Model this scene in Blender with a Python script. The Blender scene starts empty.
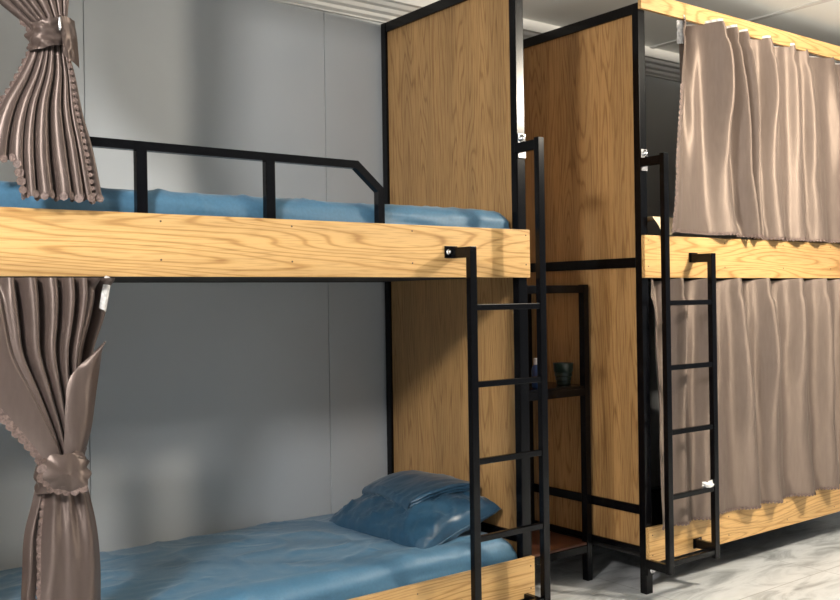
import bpy, bmesh, math, random
from mathutils import Vector, Matrix, noise

random.seed(7)
scene = bpy.context.scene
COL = scene.collection
PI = math.pi

# ---------------------------------------------------------------- object helpers
def link(name, bm, mat, parent=None, smooth=False, label=None):
    me = bpy.data.meshes.new(name)
    bm.normal_update()
    bm.to_mesh(me); bm.free()
    if smooth:
        for p in me.polygons: p.use_smooth = True
    me.materials.append(mat)
    o = bpy.data.objects.new(name, me)
    COL.objects.link(o)
    if parent is not None: o.parent = parent
    if label: o['label'] = label
    return o

def empty(name, loc, label, cat, group=None):
    o = bpy.data.objects.new(name, None); COL.objects.link(o)
    o.location = loc; o.empty_display_size = .1
    tag(o, label, cat, group)
    return o

def tag(o, label, cat, group=None):
    o['label'] = label; o['category'] = cat
    if group: o['group'] = group
    return o

def struct(name, bm, mat, label=None):
    o = link(name, bm, mat); o['kind'] = 'structure'
    if label: o['label'] = label
    return o

def shade_auto(o, ang=35):
    for p in o.data.polygons: p.use_smooth = True
    bm = bmesh.new(); bm.from_mesh(o.data)
    for e in bm.edges:
        if len(e.link_faces) == 2 and e.calc_face_angle(0) > math.radians(ang): e.smooth = False
    bm.to_mesh(o.data); bm.free()

# ---------------------------------------------------------------- geometry helpers
def box(bm, x0, x1, y0, y1, z0, z1, bev=.002):
    b = bmesh.new()
    bmesh.ops.create_cube(b, size=1)
    for v in b.verts:
        v.co = Vector(((x0+x1)/2 + v.co.x*(x1-x0), (y0+y1)/2 + v.co.y*(y1-y0), (z0+z1)/2 + v.co.z*(z1-z0)))
    if bev: bmesh.ops.bevel(b, geom=list(b.edges), offset=bev, segments=2, affect='EDGES', profile=.6)
    merge(bm, b)

def merge(bm, b):
    m = {}
    for v in b.verts: m[v] = bm.verts.new(v.co)
    for f in b.faces:
        try: bm.faces.new([m[v] for v in f.verts])
        except ValueError: pass
    b.free()

def bx(*a, bev=.002):
    bm = bmesh.new(); box(bm, *a, bev=bev); return bm

def lathe(bm, prof, c=(0,0,0), n=32, axis='z'):
    rings = []
    for r, h in prof:
        ring = []
        for i in range(n):
            a = 2*PI*i/n
            p = (r*math.cos(a), r*math.sin(a), h)
            if axis == 'y': p = (p[0], h, p[1])
            if axis == 'x': p = (h, p[0], p[1])
            ring.append(bm.verts.new((c[0]+p[0], c[1]+p[1], c[2]+p[2])))
        rings.append(ring)
    for a, b in zip(rings, rings[1:]):
        for i in range(n): bm.faces.new((a[i], a[(i+1)%n], b[(i+1)%n], b[i]))
    bm.faces.new(rings[0]); bm.faces.new(rings[-1])
    bmesh.ops.recalc_face_normals(bm, faces=bm.faces)

def prism_path(bm, pts, w, d):
    """square tube following pts in a vertical xz plane, mitred; w across in plane, d along y (pts y = centre)"""
    n = len(pts); sec = []
    for i, p in enumerate(pts):
        p = Vector(p)
        d0 = (p-Vector(pts[i-1])).normalized() if i else None
        d1 = (Vector(pts[i+1])-p).normalized() if i < n-1 else None
        if d0 is None: t = d1; k = 1
        elif d1 is None: t = d0; k = 1
        else:
            t = (d0+d1).normalized(); k = 1/max(.3, t.dot(d1))
        nrm = Vector((-t.z, 0, t.x))*k*w/2
        sec.append([bm.verts.new(p+nrm+Vector((0,-d/2,0))), bm.verts.new(p+nrm+Vector((0,d/2,0))),
                    bm.verts.new(p-nrm+Vector((0,d/2,0))), bm.verts.new(p-nrm+Vector((0,-d/2,0)))])
    for a, b in zip(sec, sec[1:]):
        for i in range(4): bm.faces.new((a[i], a[(i+1)%4], b[(i+1)%4], b[i]))
    bm.faces.new(sec[0]); bm.faces.new(sec[-1])
    bmesh.ops.recalc_face_normals(bm, faces=bm.faces)

def sheet(bm, fn, nu, nv, u0=0., u1=1., v0=0., v1=1.):
    g = [[bm.verts.new(fn(u0+(u1-u0)*i/nu, v0+(v1-v0)*j/nv)) for i in range(nu+1)] for j in range(nv+1)]
    for j in range(nv):
        for i in range(nu):
            bm.faces.new((g[j][i], g[j][i+1], g[j+1][i+1], g[j+1][i]))
    return g

def interp(xs, ys, x):
    if x <= xs[0]: return ys[0]
    for i in range(len(xs)-1):
        if x <= xs[i+1]:
            t = (x-xs[i])/(xs[i+1]-xs[i]); return ys[i]+(ys[i+1]-ys[i])*t
    return ys[-1]

def sinterp(xs, ys, x):
    """Catmull-Rom style smooth interpolation"""
    if x <= xs[0]: return ys[0]
    if x >= xs[-1]: return ys[-1]
    for i in range(len(xs)-1):
        if x <= xs[i+1]: break
    h = xs[i+1]-xs[i]; t = (x-xs[i])/h
    def m(k):
        if k == 0: return (ys[1]-ys[0])/(xs[1]-xs[0])
        if k == len(xs)-1: return (ys[-1]-ys[-2])/(xs[-1]-xs[-2])
        return (ys[k+1]-ys[k-1])/(xs[k+1]-xs[k-1])
    t2, t3 = t*t, t*t*t
    return (2*t3-3*t2+1)*ys[i]+(t3-2*t2+t)*h*m(i)+(-2*t3+3*t2)*ys[i+1]+(t3-t2)*h*m(i+1)

def smooth01(a, b, x):
    t = min(1, max(0, (x-a)/(b-a))); return t*t*(3-2*t)

def scallops(bm, path, outdir, step=.02, rad=.012, lift=(0,-.003,0), hole=True):
    """lace edge: a row of overlapping round scallops along a path of points"""
    L = [0.]
    for a, b in zip(path, path[1:]): L.append(L[-1]+(b-a).length)
    n = max(1, int(L[-1]/step)); lift = Vector(lift)
    for k in range(n+1):
        s = L[-1]*k/n
        i = 0
        while i < len(L)-2 and L[i+1] < s: i += 1
        t = (s-L[i])/max(1e-9, L[i+1]-L[i]); c = path[i].lerp(path[i+1], min(1,t))+lift
        tan = (path[i+1]-path[i]).normalized()
        o = Vector(outdir); o = (o-tan*o.dot(tan)).normalized()
        r = rad*(.9+.2*random.random()); m = 14
        nrm = tan.cross(o)
        outer, inner = [], []
        for q in range(m):
            a = 2*PI*q/m
            wav = 1+.07*math.cos(7*a)
            outer.append(bm.verts.new(c+(tan*math.cos(a)+o*math.sin(a))*r*wav))
            inner.append(bm.verts.new(c+(tan*math.cos(a)+o*math.sin(a))*r*.62+nrm*.0006))
        cen = bm.verts.new(c+nrm*.0002)
        for q in range(m):
            bm.faces.new((outer[q], outer[(q+1)%m], inner[(q+1)%m], inner[q]))
            bm.faces.new((inner[q], inner[(q+1)%m], cen))

# ---------------------------------------------------------------- materials
def mat(name):
    m = bpy.data.materials.new(name); m.use_nodes = True
    return m, m.node_tree.nodes, m.node_tree.links, m.node_tree.nodes['Principled BSDF']

def ramp(N, stops):
    r = N.new('ShaderNodeValToRGB'); e = r.color_ramp.elements
    while len(e) < len(stops): e.new(.5)
    for q, (p, c) in zip(e, stops): q.position = p; q.color = (*c, 1)
    return r

def mapped(N, L, scale, loc=(0,0,0), rot=(0,0,0)):
    t = N.new('ShaderNodeTexCoord'); mp = N.new('ShaderNodeMapping')
    mp.inputs['Scale'].default_value = scale; mp.inputs['Location'].default_value = loc; mp.inputs['Rotation'].default_value = rot
    L.new(t.outputs['Object'], mp.inputs['Vector']); return mp

def wood(name, axis, light, mid, dark, loc=(0,0,0), rough=.42, figure=1.0, along_=.75, across_=8.5, pwr=3.6, pore=.8):
    m, N, L, P = mat(name)
    sc = lambda along, across: tuple(along if i == axis else across for i in range(3))
    a = mapped(N, L, sc(along_, across_), loc)
    n1 = N.new('ShaderNodeTexNoise'); n1.inputs['Scale'].default_value = 1.0; n1.inputs['Detail'].default_value = 1.2; n1.inputs['Roughness'].default_value = .35
    L.new(a.outputs[0], n1.inputs['Vector'])
    mu = N.new('ShaderNodeMath'); mu.operation = 'MULTIPLY'; mu.inputs[1].default_value = 110*figure; L.new(n1.outputs['Fac'], mu.inputs[0])
    f2 = N.new('ShaderNodeTexNoise'); f2.inputs['Scale'].default_value = 1.0; f2.inputs['Detail'].default_value = 4
    b2 = mapped(N, L, sc(6, 60), loc); L.new(b2.outputs[0], f2.inputs['Vector'])
    ad = N.new('ShaderNodeMath'); ad.operation = 'MULTIPLY_ADD'; ad.inputs[1].default_value = 2.4; L.new(f2.outputs['Fac'], ad.inputs[0]); L.new(mu.outputs[0], ad.inputs[2])
    si = N.new('ShaderNodeMath'); si.operation = 'SINE'; L.new(ad.outputs[0], si.inputs[0])
    r1 = ramp(N, [(.0, light), (.55, mid), (1.0, dark)])
    mr = N.new('ShaderNodeMapRange'); mr.inputs['From Min'].default_value = -1; L.new(si.outputs[0], mr.inputs['Value'])
    pw = N.new('ShaderNodeMath'); pw.operation = 'POWER'; pw.inputs[1].default_value = pwr; L.new(mr.outputs[0], pw.inputs[0])
    L.new(pw.outputs[0], r1.inputs['Fac'])
    # fine pores
    b3 = mapped(N, L, sc(9, 190), loc); n3 = N.new('ShaderNodeTexNoise'); n3.inputs['Scale'].default_value = 1; n3.inputs['Detail'].default_value = 3
    L.new(b3.outputs[0], n3.inputs['Vector'])
    r3 = ramp(N, [(.32, (.70,.66,.6)), (.52, (1,1,1))]); L.new(n3.outputs['Fac'], r3.inputs['Fac'])
    mx = N.new('ShaderNodeMix'); mx.data_type = 'RGBA'; mx.blend_type = 'MULTIPLY'; mx.inputs['Factor'].default_value = pore
    L.new(r1.outputs['Color'], mx.inputs['A']); L.new(r3.outputs['Color'], mx.inputs['B'])
    # broad bands
    b4 = mapped(N, L, sc(.5, 9), (3.1,1.7,.4)); n4 = N.new('ShaderNodeTexNoise'); n4.inputs['Scale'].default_value = 1; n4.inputs['Detail'].default_value = 2
    L.new(b4.outputs[0], n4.inputs['Vector'])
    r4 = ramp(N, [(.35, (.80,.78,.76)), (.62, (1.08,1.06,1.02))]); L.new(n4.outputs['Fac'], r4.inputs['Fac'])
    m2 = N.new('ShaderNodeMix'); m2.data_type = 'RGBA'; m2.blend_type = 'MULTIPLY'; m2.inputs['Factor'].default_value = .9
    L.new(mx.outputs['Result'], m2.inputs['A']); L.new(r4.outputs['Color'], m2.inputs['B'])
    L.new(m2.outputs['Result'], P.inputs['Base Color'])
    P.inputs['Roughness'].default_value = rough
    P.inputs['Specular IOR Level'].default_value = .35
    return m

def plain(name, col, rough=.5, metal=0., spec=.5, nscale=30, namt=.15, bump=0.):
    m, N, L, P = mat(name)
    a = mapped(N, L, (1,1,1)); n = N.new('ShaderNodeTexNoise'); n.inputs['Scale'].default_value = nscale; n.inputs['Detail'].default_value = 3
    L.new(a.outputs[0], n.inputs['Vector'])
    r = ramp(N, [(.3, tuple(c*(1-namt) for c in col)), (.7, tuple(min(1,c*(1+namt)) for c in col))])
    L.new(n.outputs['Fac'], r.inputs['Fac']); L.new(r.outputs['Color'], P.inputs['Base Color'])
    P.inputs['Roughness'].default_value = rough; P.inputs['Metallic'].default_value = metal; P.inputs['Specular IOR Level'].default_value = spec
    if bump:
        b = N.new('ShaderNodeBump'); b.inputs['Strength'].default_value = bump; b.inputs['Distance'].default_value = .002
        L.new(n.outputs['Fac'], b.inputs['Height']); L.new(b.outputs[0], P.inputs['Normal'])
    return m

def satin(name, col, rough=.38, sheen=.3, weave=(260,260,700), spec=.5, amt=.07, crease=0., tint=(1,1,1), metal=0., aniso=0.):
    m, N, L, P = mat(name)
    a = mapped(N, L, weave); n = N.new('ShaderNodeTexNoise'); n.inputs['Scale'].default_value = .35; n.inputs['Detail'].default_value = 2
    L.new(a.outputs[0], n.inputs['Vector'])
    r = ramp(N, [(.3, tuple(c*(1-amt) for c in col)), (.7, tuple(min(1,c*(1+amt)) for c in col))])
    L.new(n.outputs['Fac'], r.inputs['Fac']); L.new(r.outputs['Color'], P.inputs['Base Color'])
    P.inputs['Roughness'].default_value = rough; P.inputs['Specular IOR Level'].default_value = spec
    P.inputs['Metallic'].default_value = metal
    if aniso:       # satin threads: the highlight runs along the hang of the cloth
        P.inputs['Anisotropic'].default_value = aniso
        cv = N.new('ShaderNodeCombineXYZ'); cv.inputs['Z'].default_value = 1; L.new(cv.outputs[0], P.inputs['Tangent'])
    P.inputs['Specular Tint'].default_value = (*tint, 1)
    P.inputs['Sheen Weight'].default_value = sheen; P.inputs['Sheen Roughness'].default_value = .4
    b = N.new('ShaderNodeBump'); b.inputs['Strength'].default_value = .12; b.inputs['Distance'].default_value = .001
    L.new(n.outputs['Fac'], b.inputs['Height'])
    if crease:
        w = N.new('ShaderNodeTexNoise'); w.inputs['Scale'].default_value = 7; w.inputs['Detail'].default_value = 4; w.inputs['Distortion'].default_value = 1.2
        w.noise_type = 'RIDGED_MULTIFRACTAL' if hasattr(w, 'noise_type') else w.noise_type
        t = mapped(N, L, (1,1.5,1)); L.new(t.outputs[0], w.inputs['Vector'])
        b2 = N.new('ShaderNodeBump'); b2.inputs['Strength'].default_value = crease; b2.inputs['Distance'].default_value = .006
        L.new(w.outputs['Fac'], b2.inputs['Height']); L.new(b.outputs[0], b2.inputs['Normal']); L.new(b2.outputs[0], P.inputs['Normal'])
    else: L.new(b.outputs[0], P.inputs['Normal'])
    return m

M = {}
M['plank'] = wood('laminate_plank', 0, (.66,.415,.175), (.60,.365,.14), (.46,.255,.09), (0,0,.35), figure=1.2)
M['panel'] = wood('laminate_panel', 2, (.44,.26,.108), (.40,.23,.092), (.31,.168,.064), (.3,.2,0), figure=1.3, along_=.7, across_=11, pore=1.0)
M['black'] = plain('black_powder_coat', (.0022,.0022,.003), .2, 0., .22, 60, .2)
M['chrome'] = plain('bolt_steel', (.75,.75,.76), .25, 1., .5, 60, .05)
M['steel'] = plain('dull_steel', (.30,.30,.31), .35, 1., .5, 60, .1)
M['screw'] = plain('screw_head', (.10,.06,.03), .5)
M['blue'] = satin('blue_satin_sheet', (.060,.152,.243), .5, .25, (300,300,300), spec=.4, crease=.9)
M['blue_dark'] = satin('blue_satin_pillowcase', (.020,.068,.122), .36, .2, (300,300,300), spec=.5, crease=.5)
M['brown'] = satin('brown_satin_curtain', (.100,.072,.062), .42, .1, (240,240,40), spec=.6, tint=(1,.88,.80), metal=.35, aniso=.8)
M['taupe'] = satin('taupe_satin_curtain', (.170,.130,.110), .54, .1, (240,240,40), spec=.5, tint=(1,.86,.70), metal=.28, aniso=.85)
M['lace'] = plain('brown_lace', (.15,.105,.09), .6, 0, .3, 160, .45, .6)
M['tape'] = plain('white_header_tape', (.62,.60,.58), .8, 0, .2, 90, .3, .4)
M['cream'] = plain('cream_cotton', (.75,.60,.38), .8, 0, .2, 70, .06)
M['base'] = plain('dark_bed_base', (.02,.018,.017), .8)
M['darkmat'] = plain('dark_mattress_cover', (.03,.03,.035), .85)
M['white'] = plain('white_paint', (.60,.60,.58), .5, 0, .4, 8, .03)
M['board'] = plain('dark_red_shelf_board', (.085,.032,.018), .35, 0, .5, 12, .3)
M['cup'] = plain('dark_green_plastic', (.012,.026,.02), .3, 0, .5, 20, .1)
M['bottle'] = plain('blue_bottle_plastic', (.02,.05,.16), .25, 0, .5, 20, .1)
M['cap'] = plain('pale_cap_plastic', (.6,.58,.6), .4)
M['tissue'] = plain('white_tissue', (.85,.84,.82), .8, 0, .2, 60, .05)

def wall_mat():
    m, N, L, P = mat('grey_wall_panel')
    a = mapped(N, L, (1,1,1)); n = N.new('ShaderNodeTexNoise'); n.inputs['Scale'].default_value = 2.2; n.inputs['Detail'].default_value = 3
    L.new(a.outputs[0], n.inputs['Vector'])
    r = ramp(N, [(.3, (.45,.472,.485)), (.7, (.49,.51,.52))]); L.new(n.outputs['Fac'], r.inputs['Fac']); L.new(r.outputs['Color'], P.inputs['Base Color'])
    P.inputs['Roughness'].default_value = .42; P.inputs['Specular IOR Level'].default_value = .35
    return m
M['wall'] = wall_mat()
def ceil_mat():
    return plain('ceiling_panel', (.78,.80,.78), .55, 0, .35, 1.5, .03)
M['ceil'] = ceil_mat()
def floor_mat():
    m, N, L, P = mat('marble_floor')
    a = mapped(N, L, (1.0,2.6,1), rot=(0,0,.5)); n = N.new('ShaderNodeTexNoise'); n.inputs['Scale'].default_value = 3.2; n.inputs['Detail'].default_value = 8; n.inputs['Roughness'].default_value = .62; n.inputs['Distortion'].default_value = .9
    L.new(a.outputs[0], n.inputs['Vector'])
    r = ramp(N, [(.30, (.25,.26,.265)), (.43, (.47,.485,.49)), (.53, (.66,.675,.68)), (.7, (.78,.79,.80))]); L.new(n.outputs['Fac'], r.inputs['Fac'])
    L.new(r.outputs['Color'], P.inputs['Base Color'])
    # tile joints
    t = mapped(N, L, (1,1,1), loc=(.15,.25,0)); br = N.new('ShaderNodeTexBrick'); br.offset = 0
    br.inputs['Scale'].default_value = 1; br.inputs['Brick Width'].default_value = .8; br.inputs['Row Height'].default_value = .8; br.inputs['Mortar Size'].default_value = .0022
    br.inputs['Color1'].default_value = (1,1,1,1); br.inputs['Color2'].default_value = (.96,.96,.96,1); br.inputs['Mortar'].default_value = (.55,.54,.52,1)
    L.new(t.outputs[0], br.inputs['Vector'])
    mx = N.new('ShaderNodeMix'); mx.data_type = 'RGBA'; mx.blend_type = 'MULTIPLY'; mx.inputs['Factor'].default_value = 1
    L.new(r.outputs['Color'], mx.inputs['A']); L.new(br.outputs['Color'], mx.inputs['B']); L.new(mx.outputs['Result'], P.inputs['Base Color'])
    P.inputs['Roughness'].default_value = .28
    return m
M['floor'] = floor_mat()

# ---------------------------------------------------------------- the room
WY = .852; CZ = 2.46
struct('floor', bx(-4.2, 6.2, -5.0, WY+.1, -.1, 0, bev=0), M['floor'])
struct('ceiling', bx(-4.2, 6.2, -5.0, WY+.1, CZ, CZ+.1, bev=0), M['ceil'])
bm = bmesh.new()
seams = [-4.2, -3.21, -2.243, -1.277, -.309, .66, 1.627, 2.594, 3.56, 4.53, 5.5, 6.2]
for a, b in zip(seams, seams[1:]): box(bm, a+.0015, b-.0015, WY, WY+.03, 0, CZ-.002, bev=.0015)
box(bm, -4.2, 6.2, WY+.006, WY+.09, 0, CZ-.002, bev=0)
struct('wall_back', bm, M['wall'])
# stepped cornice between wall and ceiling
cz0 = 2.348
bm = bmesh.new()
prof = [(WY, cz0), (WY-.012, cz0), (WY-.014, cz0+.006), (WY-.030, cz0+.014), (WY-.034, cz0+.026), (WY-.052, cz0+.032),
        (WY-.060, cz0+.046), (WY-.078, cz0+.050), (WY-.090, cz0+.062), (WY-.108, cz0+.064), (WY-.110, CZ), (WY, CZ)]
va = [bm.verts.new((-4.2, y, z)) for y, z in prof]; vb = [bm.verts.new((6.2, y, z)) for y, z in prof]
for i in range(len(prof)): bm.faces.new((va[i], va[(i+1)%len(prof)], vb[(i+1)%len(prof)], vb[i]))
bm.faces.new(va); bm.faces.new(vb); bmesh.ops.recalc_face_normals(bm, faces=bm.faces)
struct('trim_1', bm, M['white'], 'white stepped cornice along the top of the back wall')
bm = bmesh.new()
xs = 1.60
box(bm, xs-.018, xs+.018, -5, WY-.11, CZ-.006, CZ, bev=.002)
struct('trim_2', bm, M['white'], 'pale joint strip across the ceiling')

# ---------------------------------------------------------------- bunk beds
ZT, ZB, LT, LB, VT, VB = 1.4183, 1.25, .2646, .126, 2.3762, 2.3101
BEDL = 2.0
def bunk(loc, dr, lad_s, label, guard):
    """dr=-1: the visible end is at local x=0 and the bed runs towards -x; +1: towards +x"""
    r = empty('bunk_bed', loc, label, 'bunk bed')
    def X(a, b): return (min(dr*a, dr*b), max(dr*a, dr*b))
    T, PD = .017, .032
    py = [(T, T+PD), (.805, .838)]
    for s0 in (0, BEDL-.04):
        for y0, y1 in py:
            p = bx(*X(s0, s0+.04), y0, y1, 0, 2.337, bev=.003); link('post', p, M['black'], r)
        for z0, z1 in ((2.297,2.337), (1.292,1.332), (.312,.348), (.160,.184)):
            link('end_bar', bx(*X(s0+.002, s0+.038), py[0][1], py[1][0], z0, z1), M['black'], r)
        for z0, z1 in ((1.332,2.297), (.348,1.292), (.184,.312)):
            link('end_panel', bx(*X(s0+.012, s0+.028), py[0][1]-.001, py[1][0]+.001, z0, z1, bev=0), M['panel'], r)
    def plank(name, z0, z1):
        o = link(name, bx(*X(0, BEDL), 0, T, z0, z1, bev=.0012), M['plank'], r)
        return o
    up = plank('side_board', ZB, ZT); lo = plank('side_board', LB, LT); va = plank('valance', VB, VT)
    for b, zz in ((up, (ZT-.02, ZB+.045)), (lo, (LT-.03, LB+.03))):
        for s in (.02, .52, .96, 1.36, 1.8):
            for z in zz:
                q = bmesh.new(); lathe(q, [(.0001,-.0012), (.0028,-.0010), (.0028,.0)], (dr*s, 0, z), 12, 'y')
                link('screw', q, M['screw'], b)
    for z in (ZB+.002, LB+.002, VB+.02)[:3]:
        link('side_rail', bx(*X(.04, BEDL-.04), T, T+PD, z, z+.038), M['black'], r)
        if z < 2: link('side_rail', bx(*X(.04, BEDL-.04), .805, .838, z, z+.038), M['black'], r)
    for z in (ZB+.004, LB+.004):
        link('bed_base', bx(*X(.041, BEDL-.041), T+PD, .805, z, z+.022), M['base'], r)
    # guard rail
    if guard:
        gy = .034
        q = bmesh.new()
        pts = [(dr*1.93, gy, ZT-.06), (dr*1.93, gy, 1.60), (dr*.712, gy, 1.60), (dr*.622, gy, 1.525), (dr*.622, gy, ZT-.06)]
        prism_path(q, pts, .024, .024)
        g = link('guard_rail', q, M['black'], r)
        for s in (1.40, 1.014):
            link('upright', bx(*X(s-.015, s+.015), gy-.012, gy+.012, ZT-.06, 1.589), M['black'], g)
    # ladder: a tall rail fixed to the post, a short rail fixed to the boards, five rungs
    h0, h1, l0, l1 = lad_s
    yf, yb = -.108, -.086
    hi = bmesh.new()
    box(hi, *X(h0, h1), yf, yb, .105, 1.728); 
    L_ = link('ladder', bx(*X(h0, h1), yf, yb, .105, 1.728), M['black'], r); hi.free()
    link('rail', bx(*X(l0, l1), yf, yb, .118, 1.347), M['black'], L_)
    for z in (1.15, .90, .65, .40, .145):
        link('rung', bx(*X(h1-.001, l0+.001), yf+.003, yb-.003, z-.010, z+.010), M['black'], L_)
    for (a, b, z, y1) in ((h0+.004, h1-.004, 1.705, T), (l0+.002, l1-.002, 1.330, -.006), (l0+.004, l1-.004, .160, -.006), (h0+.004, h1-.004, .125, T)):
        z0, z1 = z-.018, z+.017
        link('bracket', bx(*X(a, b), yb-.002, y1, z0, z1), M['black'], L_)
    def bolt(x, y, z, rr=.009):
        q = bmesh.new(); lathe(q, [(rr*.3,-.011), (rr*.9,-.008), (rr,-.004), (rr,0), (rr*1.5,0), (rr*1.5,.002)], (x, y, z), 16, 'y')
        o = link('bolt', q, M['chrome'], L_, smooth=True, label='steel bolt'); return o
    for (s, z) in ((l1+.006, 1.333), (l1+.006, .160)):
        link('bracket_plate', bx(*X(l0-.004, l1+.02), -.006, -.0005, z-.02, z+.02, bev=.001), M['black'], L_)
        bolt(dr*(s), -.007, z, .006)
    # plates on the post: white steel plate at the top, black one at the foot
    pc = .020
    link('bracket_plate', bx(*X(pc-.018, pc+.018), T-.006, T-.0005, 1.672, 1.758, bev=.001), M['steel'], L_, label='bare steel plate')
    bolt(dr*pc, T-.007, 1.740, .011)
    link('bracket_plate', bx(*X(pc-.016, pc+.018), T-.006, T-.0005, .075, .185, bev=.001), M['black'], L_)
    bolt(dr*(pc+.012), T-.007, .095, .010)
    return r

bedA = bunk((0,0,0), -1, (.030,.058,.341,.369), 'open black steel bunk bed with wood boards, guard rail and blue mattresses', True)
bedB = bunk((.622,0,0), 1, (-.012,.016,.278,.306), 'black steel and wood bunk bed closed off by taupe curtains', False)

# ---------------------------------------------------------------- mattresses
def mattress(name, x0, x1, y0, y1, z0, z1, rad, wr, m, label, seed=0., group=None, side_drop=None):
    def prof(s, L):
        """s measured along the cloth from the bottom of one side over the top to the other"""
        H = z1-z0; q = rad*PI/2; st = H-rad
        if s < st: return 0., -(H-s)
        s -= st
        if s < q: a = s/rad; return rad-rad*math.cos(a), -(rad-rad*math.sin(a))
        s -= q
        if s < L-2*rad: return rad+s, 0.
        s -= L-2*rad
        if s < q: a = s/rad; return L-rad+rad*math.sin(a), -(rad-rad*math.cos(a))
        return L, -rad-(s-q)
    Lx, Ly = x1-x0, y1-y0; per = lambda L: L-2*rad+PI*rad+2*(z1-z0-rad)
    tx, ty = per(Lx), per(Ly)
    def fn(u, v):
        px, dx = prof(u*tx, Lx); py, dy = prof(v*ty, Ly)
        dz = max(-(z1-z0), -math.sqrt(dx*dx+dy*dy))
        p = Vector((x0+px, y0+py, z1+dz))
        k = max(0, 1+dz/(z1-z0)*.4)
        n = noise.noise(Vector((p.x*2.1+seed, p.y*3.5, 0)))*.5
        rdg = 1-abs(noise.noise(Vector((p.x*3.0+p.y*2.2+seed, p.y*4.4-p.x*2.5, seed))))*2
        rdg = max(0, rdg)**6
        rd2 = (1-abs(noise.noise(Vector((p.x*7.0-p.y*6+seed, p.y*7+p.x*3, 4+seed))))*2); rd2 = max(0, rd2)**5
        h = wr*(n+.9*rdg+.35*rd2)*k
        top = smooth01(-.05, 0, dz)
        cx = math.sin(PI*min(1,max(0,px/Lx)))**.4*math.sin(PI*min(1,max(0,py/Ly)))**.5
        p.z += h*top*.8 + .012*cx*top
        if py < .06 and dz < -.005:
            hor = noise.noise(Vector((p.x*1.6+seed, p.z*38, 2.)))*.5+.6*noise.noise(Vector((p.x*5+p.z*30+seed, p.z*16, 7.)))
            p.y += wr*1.9*hor*smooth01(0,.05,-dz)
        return p
    bm = bmesh.new()
    nx, ny = int(tx/.014), int(ty/.014)
    g = sheet(bm, fn, nx, ny)
    # the wound edge of the grid closes the underside
    ring = [g[0][i] for i in range(nx+1)]+[g[j][nx] for j in range(1,ny+1)]+[g[ny][i] for i in range(nx-1,-1,-1)]+[g[j][0] for j in range(ny-1,0,-1)]
    bmesh.ops.remove_doubles(bm, verts=bm.verts, dist=.0004)
    bmesh.ops.recalc_face_normals(bm, faces=bm.faces)
    o = link(name, bm, m, smooth=True)
    return tag(o, label, 'mattress', group)

mattress('mattress', -1.955, -.046, .052, .84, ZB+.028, 1.484, .045, .010, M['blue'], 'mattress in light blue satin sheet on the upper bunk behind the guard rail', 1.3)
mattress('mattress', -1.955, -.046, .040, .845, LB+.028, .328, .055, .010, M['blue'], 'mattress in blue satin sheet on the lower bunk under the pillow', 6.1)
mattress('mattress', .668, 2.57, .052, .802, ZB+.028, 1.40, .045, .003, M['darkmat'], 'dark mattress inside the curtained upper bunk', 3.3)

# ---------------------------------------------------------------- pillow and folded sheet
PC = Vector((-.248, .400, .364)); PA = math.radians(-16)
prot = Matrix.Rotation(PA, 3, 'Y') @ Matrix.Rotation(math.radians(2), 3, 'Z')
HX, HY, HT = .205, .302, .092
def pil_pt(u, v, sgn):
    """u,v in -1..1"""
    e = (max(0,1-abs(u)**2.6)*max(0,1-abs(v)**2.6))
    pin = 1-.10*(1-abs(u)**2)*abs(v)**3 ; pin2 = 1-.08*(1-abs(v)**2)*abs(u)**3
    cr = 1-.05*(u*v)**4
    x = u*HX*pin2*cr; y = v*HY*pin*cr
    t = HT*(e**.36)
    w = noise.noise(Vector((u*2.2, v*3.2, 5+sgn)))*.014 + max(0,1-abs(noise.noise(Vector((u*3+v*2, v*5-u, 2+sgn))))*2.2)**4*.012 + max(0,1-abs(noise.noise(Vector((u*5-v*3, v*8+u*2, 9+sgn))))*2.4)**4*.007
    # creases running in from the corners
    w += .006*math.sin((u*3.0-v*6)*2.2)*abs(v)**1.5*e
    z = sgn*(t+w*e**.3*1.0)
    if sgn < 0: z *= .40
    return Vector((x, y, z))
bm = bmesh.new(); n = 56
sides = []
for sgn in (1, -1):
    def f(u, v, sgn=sgn):
        a = math.sin((u*2-1)*PI/2); b = math.sin((v*2-1)*PI/2)
        return PC + prot @ pil_pt(a, b, sgn)
    sheet(bm, f, n, n)
bmesh.ops.remove_doubles(bm, verts=bm.verts, dist=.0012)
bmesh.ops.recalc_face_normals(bm, faces=bm.faces)
pil = link('pillow', bm, M['blue_dark'], smooth=True)
tag(pil, 'puffy dark blue satin pillow leaning on the wood end panel', 'pillow')
# piping seam round the pillow edge
bm = bmesh.new(); ring = []
m_ = 160
for k in range(m_):
    a = 2*PI*k/m_; ca, sa = math.cos(a), math.sin(a)
    q = max(abs(ca), abs(sa)); p = pil_pt(ca/q, sa/q, 1); p.z = 0
    ring.append(PC+prot @ p)
secs = []
for k in range(m_):
    t = (ring[(k+1)%m_]-ring[k-1]).normalized(); o = (ring[k]-PC).normalized(); nn = t.cross(o).normalized(); o = nn.cross(t)
    secs.append([bm.verts.new(ring[k]+(nn*math.cos(b)+o*math.sin(b))*.0032) for b in (0,PI/3,2*PI/3,PI,4*PI/3,5*PI/3)])
for k in range(m_):
    for j in range(6): bm.faces.new((secs[k][j], secs[k][(j+1)%6], secs[(k+1)%m_][(j+1)%6], secs[(k+1)%m_][j]))
bmesh.ops.recalc_face_normals(bm, faces=bm.faces)
link('seam', bm, M['blue_dark'], pil, smooth=True)

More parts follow.
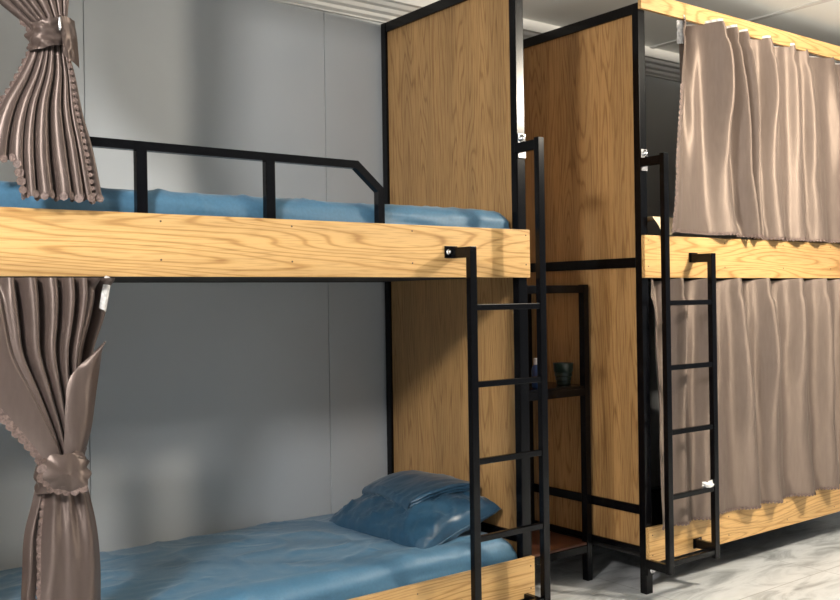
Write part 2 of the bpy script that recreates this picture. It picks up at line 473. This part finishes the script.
# folded sheet lying on the pillow: three folded layers with rolled edges
def pil_top(x, y):
    """height of pillow top below/above world x,y (approx.)"""
    lx, ly = (x-PC.x)/math.cos(PA), y-PC.y
    u, v = max(-.97,min(.97,lx/HX)), max(-.97,min(.97,ly/HY))
    p = PC + prot @ pil_pt(u, v, 1)
    return p.z
SC = Vector((-.170, .440, 0)); sr = math.radians(-10)
def sheet_pt(a, b):     # a along short (-.5..+.5), b along long
    x = a*math.cos(sr)-b*math.sin(sr); y = a*math.sin(sr)+b*math.cos(sr)
    return SC.x+x, SC.y+y
bm = bmesh.new()
LW, LH = .285, .40
th = .0105
for k in range(3):
    w, h = LW-.004*abs(k-1), LH-.006*(2-k)
    base = .004+k*(th+.0006)
    prof_n = 10
    def f(u, v, w=w, h=h, base=base, k=k):
        # closed cross section around the short direction
        ang = 2*PI*u
        sx = math.cos(ang); sz = math.sin(ang)
        a = (w/2-th/2)*max(-1,min(1,sx*1.6)) + th/2*sx
        b = (v-.5)*h
        x, y = sheet_pt(a, b)
        z = 0
        for (qx, qy) in ((0,0), (.05,0), (-.05,0), (0,.05), (0,-.05)): z += pil_top(x+qx, y+qy)
        z = z/5
        return Vector((x, y, z+base+th/2+th/2*sz+.003*noise.noise(Vector((x*9,y*9,k*.3)))+.0))
    g = sheet(bm, f, 40, 40)
    for row in (g[0], g[-1]):
        bm.faces.new(row[:-1])
# the outer turn of the cloth closes the fold along one long side
def f(u, v):
    ang = PI*(.5+u); H = 3*(th+.0006)
    a = -LW/2+.008+(H/2)*math.cos(ang)*1.1; b = (v-.5)*LH
    x, y = sheet_pt(a, b); z = 0
    for (qx, qy) in ((0,0), (.05,0), (-.05,0), (0,.05), (0,-.05)): z += pil_top(x+qx, y+qy)
    return Vector((x, y, z/5+.004+H/2+(H/2+.0006)*math.sin(ang)+.003*noise.noise(Vector((x*9,y*9,.3)))))
sheet(bm, f, 14, 40)
bmesh.ops.remove_doubles(bm, verts=bm.verts, dist=.0002)
bmesh.ops.recalc_face_normals(bm, faces=bm.faces)
fs = link('folded_sheet', bm, M['blue_dark'], smooth=True)
tag(fs, 'neatly folded dark blue satin sheet lying on the pillow', 'bed sheet')

# ---------------------------------------------------------------- curtains of the closed bunk
def ridge_curtain(label, XT, XB, ZTOP, zhem, ytop, ybot, amp, mat_, seed, group):
    n = len(XT)-1
    def fn(u, v):
        i = u*n
        x = sinterp(list(range(n+1)), XT, i)*(1-v)+sinterp(list(range(n+1)), XB, i)*v
        x += .010*math.sin(v*PI)*noise.noise(Vector((i*.9, v*1.5, seed)))*2
        pr = (.5+.5*math.cos(2*PI*i))**1.5
        pr = .75*pr+.25*abs(math.cos(PI*i))**9
        A = interp(list(range(n+1)), amp, i)*(.55+.45*math.sin(PI*min(1,v*1.1+.25)))
        A *= 1+.5*noise.noise(Vector((round(i)*3.7, v*1.7, seed)))
        sec = .22*A*math.sin(2*PI*i*2.0+4*v+seed)
        y = ytop+(ybot-ytop)*v**.8 - A*pr*1.15 + A*.35 + sec*(1-pr)
        y += .006*noise.noise(Vector((x*9, v*6, seed)))
        x += A*.35*pr
        # pinch where the header tape gathers the cloth
        k = math.exp(-((v-.07)/.025)**2); y += k*.006*pr; x -= .004*k*pr
        zh = zhem(u)
        z = ZTOP - .012*(1-v)*(1-pr)*min(1, A*25) - (ZTOP-zh)*v
        if v >= 1-1e-6: y = min(y, -.004)
        y = y if v < .90 else y*(1-smooth01(.9,1,v)) + min(y,-.005)*smooth01(.9,1,v)
        return Vector((x, y, z))
    bm = bmesh.new(); g = sheet(bm, fn, n*26, 90)
    c = link('curtain', bm, mat_, smooth=True); tag(c, label, 'curtain', group)
    return c, fn, n
pts = lambda fn, us, vs: [fn(u, v) for u, v in zip(us, vs)]
def hem_lace(c, fn, n, side=True):
    bm = bmesh.new()
    K = 160
    scallops(bm, [fn(k/K, 1) for k in range(K+1)], (0,0,-1), .016, .008, (0,-.002,.002))
    link('lace_trim', bm, M['lace'], c)
    if side:
        bm = bmesh.new(); scallops(bm, [fn(0, k/60) for k in range(20, 61)], (-1,0,-.1), .022, .011, (0,-.001,0)); link('lace_trim', bm, M['lace'], c)
upB, fnU, nU = ridge_curtain('taupe satin curtain over the upper bunk of the closed bed', [.872,1.03,1.165,1.265,1.45,1.665,1.79,2.02,2.25,2.42,2.575], [.733,1.13,1.285,1.345,1.50,1.68,1.84,2.04,2.26,2.43,2.575],
    2.318, lambda u: 1.436-.012*min(1,u*3), .028, -.020, [.045,.125,.12,.08,.075,.06,.05,.05,.05,.05,.02], M['taupe'], 2.2, None)
hem_lace(upB, fnU, nU)
loB, fnL, nL = ridge_curtain('taupe satin curtain over the lower bunk of the closed bed', [.665,.80,.975,1.20,1.395,1.63,1.85,2.04,2.22,2.40,2.575], [.665,.80,.96,1.27,1.44,1.68,1.90,2.06,2.22,2.40,2.575],
    1.249, lambda u: .262, .026, -.018, [.02,.06,.068,.10,.085,.095,.095,.08,.08,.08,.02], M['taupe'], 8.4, None)
hem_lace(loB, fnL, nL, False)
# white heading tape: along the top edge and the bare end at the left
def header(c, fn, n, end=True):
    bm = bmesh.new()
    def f(u, v):
        p = fn(u, 0); q = fn(u, .02)
        r = p.lerp(q, v*.5); r.y += .004; r.z += .010*(1-v)+.003*noise.noise(Vector((u*60, v*3, 1)))
        return r
    sheet(bm, f, 160, 3)
    link('header_tape', bm, M['tape'], c, smooth=True, label='white heading tape')
header(upB, fnU, nU)
bm = bmesh.new()
def f(u, v):
    return Vector((.868+.050*u+.004*noise.noise(Vector((u*5,v*6,1))), .020-.012*math.sin(u*PI)+.004*noise.noise(Vector((u*9,v*9,3))), 2.306-.095*v+.004*noise.noise(Vector((u*8,v*2,8)))))
sheet(bm, f, 12, 20); link('header_tape', bm, M['tape'], upB, smooth=True, label='crumpled white end of the heading tape')

# ---------------------------------------------------------------- tied curtains of the open bunk
def folded(levels, ztop, hem, y0, nf, seed, ampk=.16, phase=0., ridgepow=1.4, bulge=.03, flat=None, rp=.75, dark=None):
    zs = [l[0] for l in levels][::-1]; xl = [l[1] for l in levels][::-1]; xr = [l[2] for l in levels][::-1]; dp = [l[3] for l in levels][::-1]
    def fn(u, v):
        z = ztop+(hem(u)-ztop)*v
        a, b, d = sinterp(zs, xl, z), sinterp(zs, xr, z), interp(zs, dp, z)
        i = u*nf+phase+.8*noise.noise(Vector((u*4.1, seed, .3)))
        k = 1. if flat is None else smooth01(flat-.06, flat+.06, u)
        pr = abs(math.cos(PI*i))**rp
        A = d*(1+.4*noise.noise(Vector((math.floor(i+.5)*2.3, seed, z))))*k
        x = a+(b-a)*u + .12*(b-a)/nf*math.sin(2*PI*i+.8)*k
        y = y0 - bulge*math.sin(PI*min(1,max(0,u))) - A*pr + A*.4 + .004*noise.noise(Vector((x*14, z*8, seed)))
        if flat is not None: y -= .030*(1-k)*smooth01(ztop, ztop-.06, z)
        if dark is not None: y += .045*smooth01(dark, dark+.05, u)*smooth01(.0, .06, v)
        return Vector((x, y, z))
    return fn

# upper curtain
def hemU(u): return 1.527+(1.440-1.527)*smooth01(.235,.275,u) + .006*math.sin(u*40)*.5
lvU = [(2.31,-1.98,-1.57,.022), (2.05,-1.93,-1.585,.022), (1.95,-1.82,-1.597,.020), (1.89,-1.735,-1.603,.014), (1.855,-1.692,-1.604,.010), (1.815,-1.690,-1.600,.010), (1.75,-1.715,-1.585,.016), (1.66,-1.765,-1.568,.022), (1.56,-1.795,-1.542,.026), (1.45,-1.800,-1.522,.030)]
fu = folded(lvU, 2.31, hemU, -.012, 8.0, 1.7, phase=.1, bulge=.022)
bm = bmesh.new(); sheet(bm, fu, 220, 120)
cU = link('curtain', bm, M['brown'], smooth=True); tag(cU, 'brown satin curtain tied back above the guard rail of the open bunk', 'curtain')
bm = bmesh.new()
scallops(bm, [fu(k/200, 1) for k in range(0, 201)], (0,0,-1), .021, .0105, (0,-.001,.006))
link('lace_trim', bm, M['lace'], cU)
bm = bmesh.new()
scallops(bm, [fu(0, .56+.44*k/60) for k in range(61)], (-1,0,0), .022, .012, (.004,-.001,0)); link('lace_trim', bm, M['lace'], cU)
bm = bmesh.new()
scallops(bm, [fu(.86+.03*k/60, .56+.44*k/60)+Vector((0,-.006,0)) for k in range(61)], (1,0,0), .017, .0065, (0,-.002,0)); link('lace_trim', bm, M['lace'], cU)

def band(parent, c, rx, ry, z0, z1, seed, m=M['brown']):
    def f(u, v):
        a = 2*PI*u
        bulg = 1+.10*math.sin(PI*v)+.16*noise.noise(Vector((math.cos(a)*2, v*4+seed, math.sin(a)*2)))
        pk = 1+.09*math.sin(v*4*PI+2*math.cos(a)+3*a)
        tilt = .012*math.cos(a)
        return Vector((c[0]+rx*bulg*pk*math.cos(a), c[1]+ry*bulg*pk*math.sin(a), z0+(z1-z0)*v+tilt))
    bm = bmesh.new(); sheet(bm, f, 72, 22)
    bmesh.ops.remove_doubles(bm, verts=bm.verts, dist=.0003)
    bmesh.ops.recalc_face_normals(bm, faces=bm.faces)
    return link('tie_band', bm, m, parent, smooth=True, label='satin tie-back band')
bU = band(cU, (-1.650, -.018, 0), .043, .040, 1.812, 1.880, 2.)
# the loose end of the band, folded flat over the right side and pinned with a bright hook
bm = bmesh.new()
def f(u, v):
    return Vector((-1.640+.048*u+.010*v, -.070+.030*u*u-.006*math.sin(PI*v)+.004*noise.noise(Vector((u*4,v*4,2))), 1.886-.098*v-.02*u*v))
sheet(bm, f, 14, 24); link('band_end', bm, M['lace'], bU, smooth=True, label='lace end of the tie band') if False else link('band_end', bm, M['brown'], cU, smooth=True)
bm = bmesh.new()
lathe(bm, [(.002,0), (.0035,.004), (.0035,.030), (.002,.034)], (-1.640,-.078,1.846), 12); link('hook', bm, M['chrome'], cU, smooth=True, label='bright metal hook')

# lower curtain: gathered above the band
lvL = [(1.246,-1.985,-1.497,.040), (1.20,-1.975,-1.498,.042), (1.14,-1.95,-1.512,.040), (1.06,-1.905,-1.538,.034), (.96,-1.815,-1.556,.024), (.86,-1.732,-1.568,.015), (.80,-1.690,-1.580,.008), (.74,-1.688,-1.578,.008)]
fl = folded(lvL, 1.246, lambda u: .74, -.006, 11.0, 4.4, phase=.0, bulge=.026, flat=.44, rp=1.5, dark=.86)
bm = bmesh.new(); sheet(bm, fl, 260, 80)
# diagonal flap of the right edge turned over to the front
def flap(u, v):
    z = 1.085+(.74-1.085)*v
    zs = [.74,.80,.86,.93,1.0,1.05,1.085]
    a = sinterp(zs, [-1.640,-1.636,-1.636,-1.636,-1.624,-1.575,-1.536], z); b = sinterp(zs, [-1.578,-1.578,-1.565,-1.556,-1.546,-1.538,-1.532], z)
    x = a+(b-a)*u
    return Vector((x, -.062-.012*math.sin(PI*u)+.020*u*u+.020*smooth01(.4,1,v)+.004*noise.noise(Vector((x*30,z*9,1))), z))
sheet(bm, flap, 30, 60)
# below the band: narrow left fall and broad right fall
def fall(zt, zb_, lv, y0, bulge, seed, nf, A):
    zs = [l[0] for l in lv][::-1]; xl = [l[1] for l in lv][::-1]; xr = [l[2] for l in lv][::-1]
    def fn(u, v):
        z = zt+(zb_-zt)*v; a, b = sinterp(zs, xl, z), sinterp(zs, xr, z)
        k = A*math.exp(-v*3.2)
        x = a+(b-a)*u
        y = y0-bulge*(.35+.65*min(1,v*3))*math.sin(PI*u)**.8-k*math.cos(2*PI*nf*u+seed)+.006*noise.noise(Vector((u*2.5, z*5, seed)))+.004*math.sin(9*u+3*v+seed)
        return Vector((x, y, z))
    return fn
f1 = fall(.765,.20,[(.765,-1.688,-1.655),(.70,-1.702,-1.668),(.62,-1.722,-1.688),(.52,-1.728,-1.694),(.40,-1.735,-1.705),(.20,-1.745,-1.71)], -.008, .018, 1.0, 1.5, .004)
f2 = fall(.765,.20,[(.765,-1.680,-1.578),(.70,-1.682,-1.566),(.62,-1.692,-1.550),(.52,-1.697,-1.541),(.40,-1.703,-1.540),(.20,-1.71,-1.535)], -.022, .036, 2.6, 3.2, .010)
sheet(bm, f1, 30, 60); sheet(bm, f2, 60, 80)
cL = link('curtain', bm, M['brown'], smooth=True); tag(cL, 'brown satin curtain tied in the middle beside the lower mattress', 'curtain')
bm = bmesh.new()
scallops(bm, [fl(0, .30+.66*k/60)+Vector((0,-.002,0)) for k in range(61)], (-1,0,-.2), .021, .0125, (0,-.003,0)); link('lace_trim', bm, M['lace'], cL)
bm = bmesh.new()
scallops(bm, [f2(.02, .02+.98*k/60) for k in range(61)], (-1,0,0), .021, .0125, (.004,-.004,0)); link('lace_trim', bm, M['lace'], cL)
bm = bmesh.new()
scallops(bm, [f1(.97, .10+.9*k/60) for k in range(61)], (1,0,0), .023, .010, (-.006,-.004,0)); link('lace_trim', bm, M['lace'], cL)
bL = band(cL, (-1.636, -.022, 0), .056, .046, .730, .812, 5.)
# scalloped knot end lying over the band
bm = bmesh.new()
def fk(u, v):
    a = 2*PI*u; r = v
    sx = 1+.06*math.cos(9*a)*v
    x = -1.640+.060*r*sx*math.cos(a); z = .770+.046*r*sx*math.sin(a)-.010*r*math.cos(a)
    y = -.092+.018*r*r+.006*math.sin(3*a+1)*r+.006*math.exp(-((x+1.63)/.012)**2)
    return Vector((x, y, z))
g = sheet(bm, fk, 72, 12); bmesh.ops.remove_doubles(bm, verts=bm.verts, dist=.0002)
bmesh.ops.recalc_face_normals(bm, faces=bm.faces)
link('band_end', bm, M['brown'], cL, smooth=True)
bm = bmesh.new()
scallops(bm, [fk(.42+.44*k/40, 1) for k in range(41)], (-.4,0,-1), .02, .0115, (0,-.002,0)); link('lace_trim', bm, M['lace'], cL)
# white tape tag hanging at the right top corner
bm = bmesh.new()
def f(u, v): return Vector((-1.494-.018*u-.016*v, .002-.006*math.sin(PI*u), 1.244-.085*v+.01*u))
sheet(bm, f, 6, 12); link('header_tape', bm, M['tape'], cL, smooth=True, label='white tape end')

# ---------------------------------------------------------------- rack between the beds
rk = empty('shelf_rack', (.43, .45, 0), 'narrow black metal rack with two shelves between the beds', 'shelf')
def rb(name, x0, x1, y0, y1, z0, z1, m='black', par=rk):
    return link(name, bx(x0-.43, x1-.43, y0-.45, y1-.45, z0, z1), M[m], par)
RX0, RX1, RY0, RY1 = .258, .612, .29, .66
for x0, x1 in ((RX0, RX0+.007), (RX1-.03, RX1)):
    for y0, y1 in ((RY0, RY0+.03), (RY1-.03, RY1)): rb('post', x0, x1, y0, y1, 0, 1.23)
for y0, y1 in ((RY0, RY0+.03), (RY1-.03, RY1)):
    for z in (1.195, .770, .118): rb('cross_bar', RX0+.006, RX1-.03, y0+.001, y1-.001, z, z+.032)
for x0, x1 in ((RX0, RX0+.007), (RX1-.03, RX1)):
    for z in (1.195, .770, .118): rb('side_bar', x0+.001, x1-.001, RY0+.03, RY1-.03, z, z+.032)
rb('shelf', RX0+.004, RX1-.004, RY0+.004, RY1-.004, .802, .812, 'black'); rb('shelf', RX0+.004, RX1-.004, RY0+.004, RY1-.004, .150, .160, 'board')
SZ = .8122
bm = bmesh.new()
lathe(bm, [(.026,0), (.030,.002), (.031,.018), (.034,.020), (.033,.034), (.037,.037), (.036,.052), (.040,.055), (.042,.086), (.044,.090), (.041,.090), (.038,.080), (.028,.01)], (0,0,0), 36)
cp = link('cup', bm, M['cup'], smooth=True); cp.location = (.553, .385, SZ); shade_auto(cp, 50)
tag(cp, 'ridged dark green plastic cup standing on the rack', 'cup')
bt = empty('bottle', (.375, .36, SZ), 'slim blue bottle with pale cap on the rack, behind the ladder', 'bottle')
bm = bmesh.new(); lathe(bm, [(.020,0), (.023,.003), (.023,.075), (.018,.088), (.010,.094), (.010,.1)], (0,0,0), 28); link('body', bm, M['bottle'], bt, smooth=True)
bm = bmesh.new(); lathe(bm, [(.013,.094), (.013,.118), (.011,.120)], (0,0,0), 24); link('cap', bm, M['cap'], bt)

# ---------------------------------------------------------------- small things
bm = bmesh.new()
def f(u, v):
    a = 2*PI*u; b = PI*(v-.5)
    r = .016*(1+.9*noise.noise(Vector((math.cos(a)*1.8, math.sin(a)*1.8, v*3.5))))
    return Vector((2.0*r*math.cos(a)*math.cos(b), .6*r*math.sin(a)*math.cos(b), .008+r*.6*math.sin(b)+.3*r*math.cos(a*2)))
sheet(bm, f, 26, 14); bmesh.ops.remove_doubles(bm, verts=bm.verts, dist=.0003)
ts = link('tissue', bm, M['tissue']); ts.location = (.872, -.097, .4105)
tag(ts, 'small crumpled white tissue on a rung of the right ladder', 'tissue')
# cream cloth corner sticking out between curtain and side board
bm = bmesh.new()
def f(u, v):
    z = 1.492-.070*v
    x = .663+.062*v**1.5*(1-u)+.125*u
    return Vector((x, -.006-.002*u-.014*math.sin(PI*v)*(1-u)+.004*v, z))
sheet(bm, f, 20, 24)
def f2_(u, v):
    return Vector((.663+.125*u, -.006-.002*u+.15*v, 1.492-.010*v*v))
sheet(bm, f2_, 20, 10)
bl = link('blanket', bm, M['cream'], smooth=True)
tag(bl, 'corner of a cream blanket poking out beside the upper taupe curtain', 'blanket')

# ---------------------------------------------------------------- light
def lamp(loc, size, power, col):
    l = bpy.data.lights.new('ceiling_lamp', 'POINT'); l.shadow_soft_size = size; l.energy = power; l.color = col
    o = bpy.data.objects.new('ceiling_lamp', l); COL.objects.link(o); o.location = loc
    return o
lamp((1.45,-1.42,2.28), .07, 182, (1,.89,.74))
lamp((-3.15,-1.55,2.315), .16, 265, (1,.97,.94))
w = bpy.data.worlds.new('room_light'); scene.world = w; w.use_nodes = True
w.node_tree.nodes['Background'].inputs['Color'].default_value = (.86,.93,1,1)
w.node_tree.nodes['Background'].inputs['Strength'].default_value = .26

# ---------------------------------------------------------------- camera
cam = bpy.data.cameras.new('camera'); co = bpy.data.objects.new('camera', cam); COL.objects.link(co); scene.camera = co
F_, YAW, PIT, ROL = 958.96, .6514, -.0009, -.0151
cy, sy = math.cos(YAW), math.sin(YAW); Fv = Vector((sy,cy,0)); Rv = Vector((cy,-sy,0)); Uv = Vector((0,0,1))
F2 = Fv*math.cos(PIT)+Uv*math.sin(PIT); U2 = Uv*math.cos(PIT)-Fv*math.sin(PIT)
R3 = Rv*math.cos(ROL)+U2*math.sin(ROL); U3 = U2*math.cos(ROL)-Rv*math.sin(ROL)
mw = Matrix((R3, U3, -F2)).transposed().to_4x4(); mw.translation = Vector((-2.3655,-2.4573,1.1795))
co.matrix_world = mw
cam.sensor_width = 36; cam.lens = F_/840*36; cam.clip_start = .02
scene.view_settings.view_transform = 'Standard'; scene.view_settings.look = 'None'
scene.view_settings.exposure = 0.0
scene.cycles.use_denoising = True
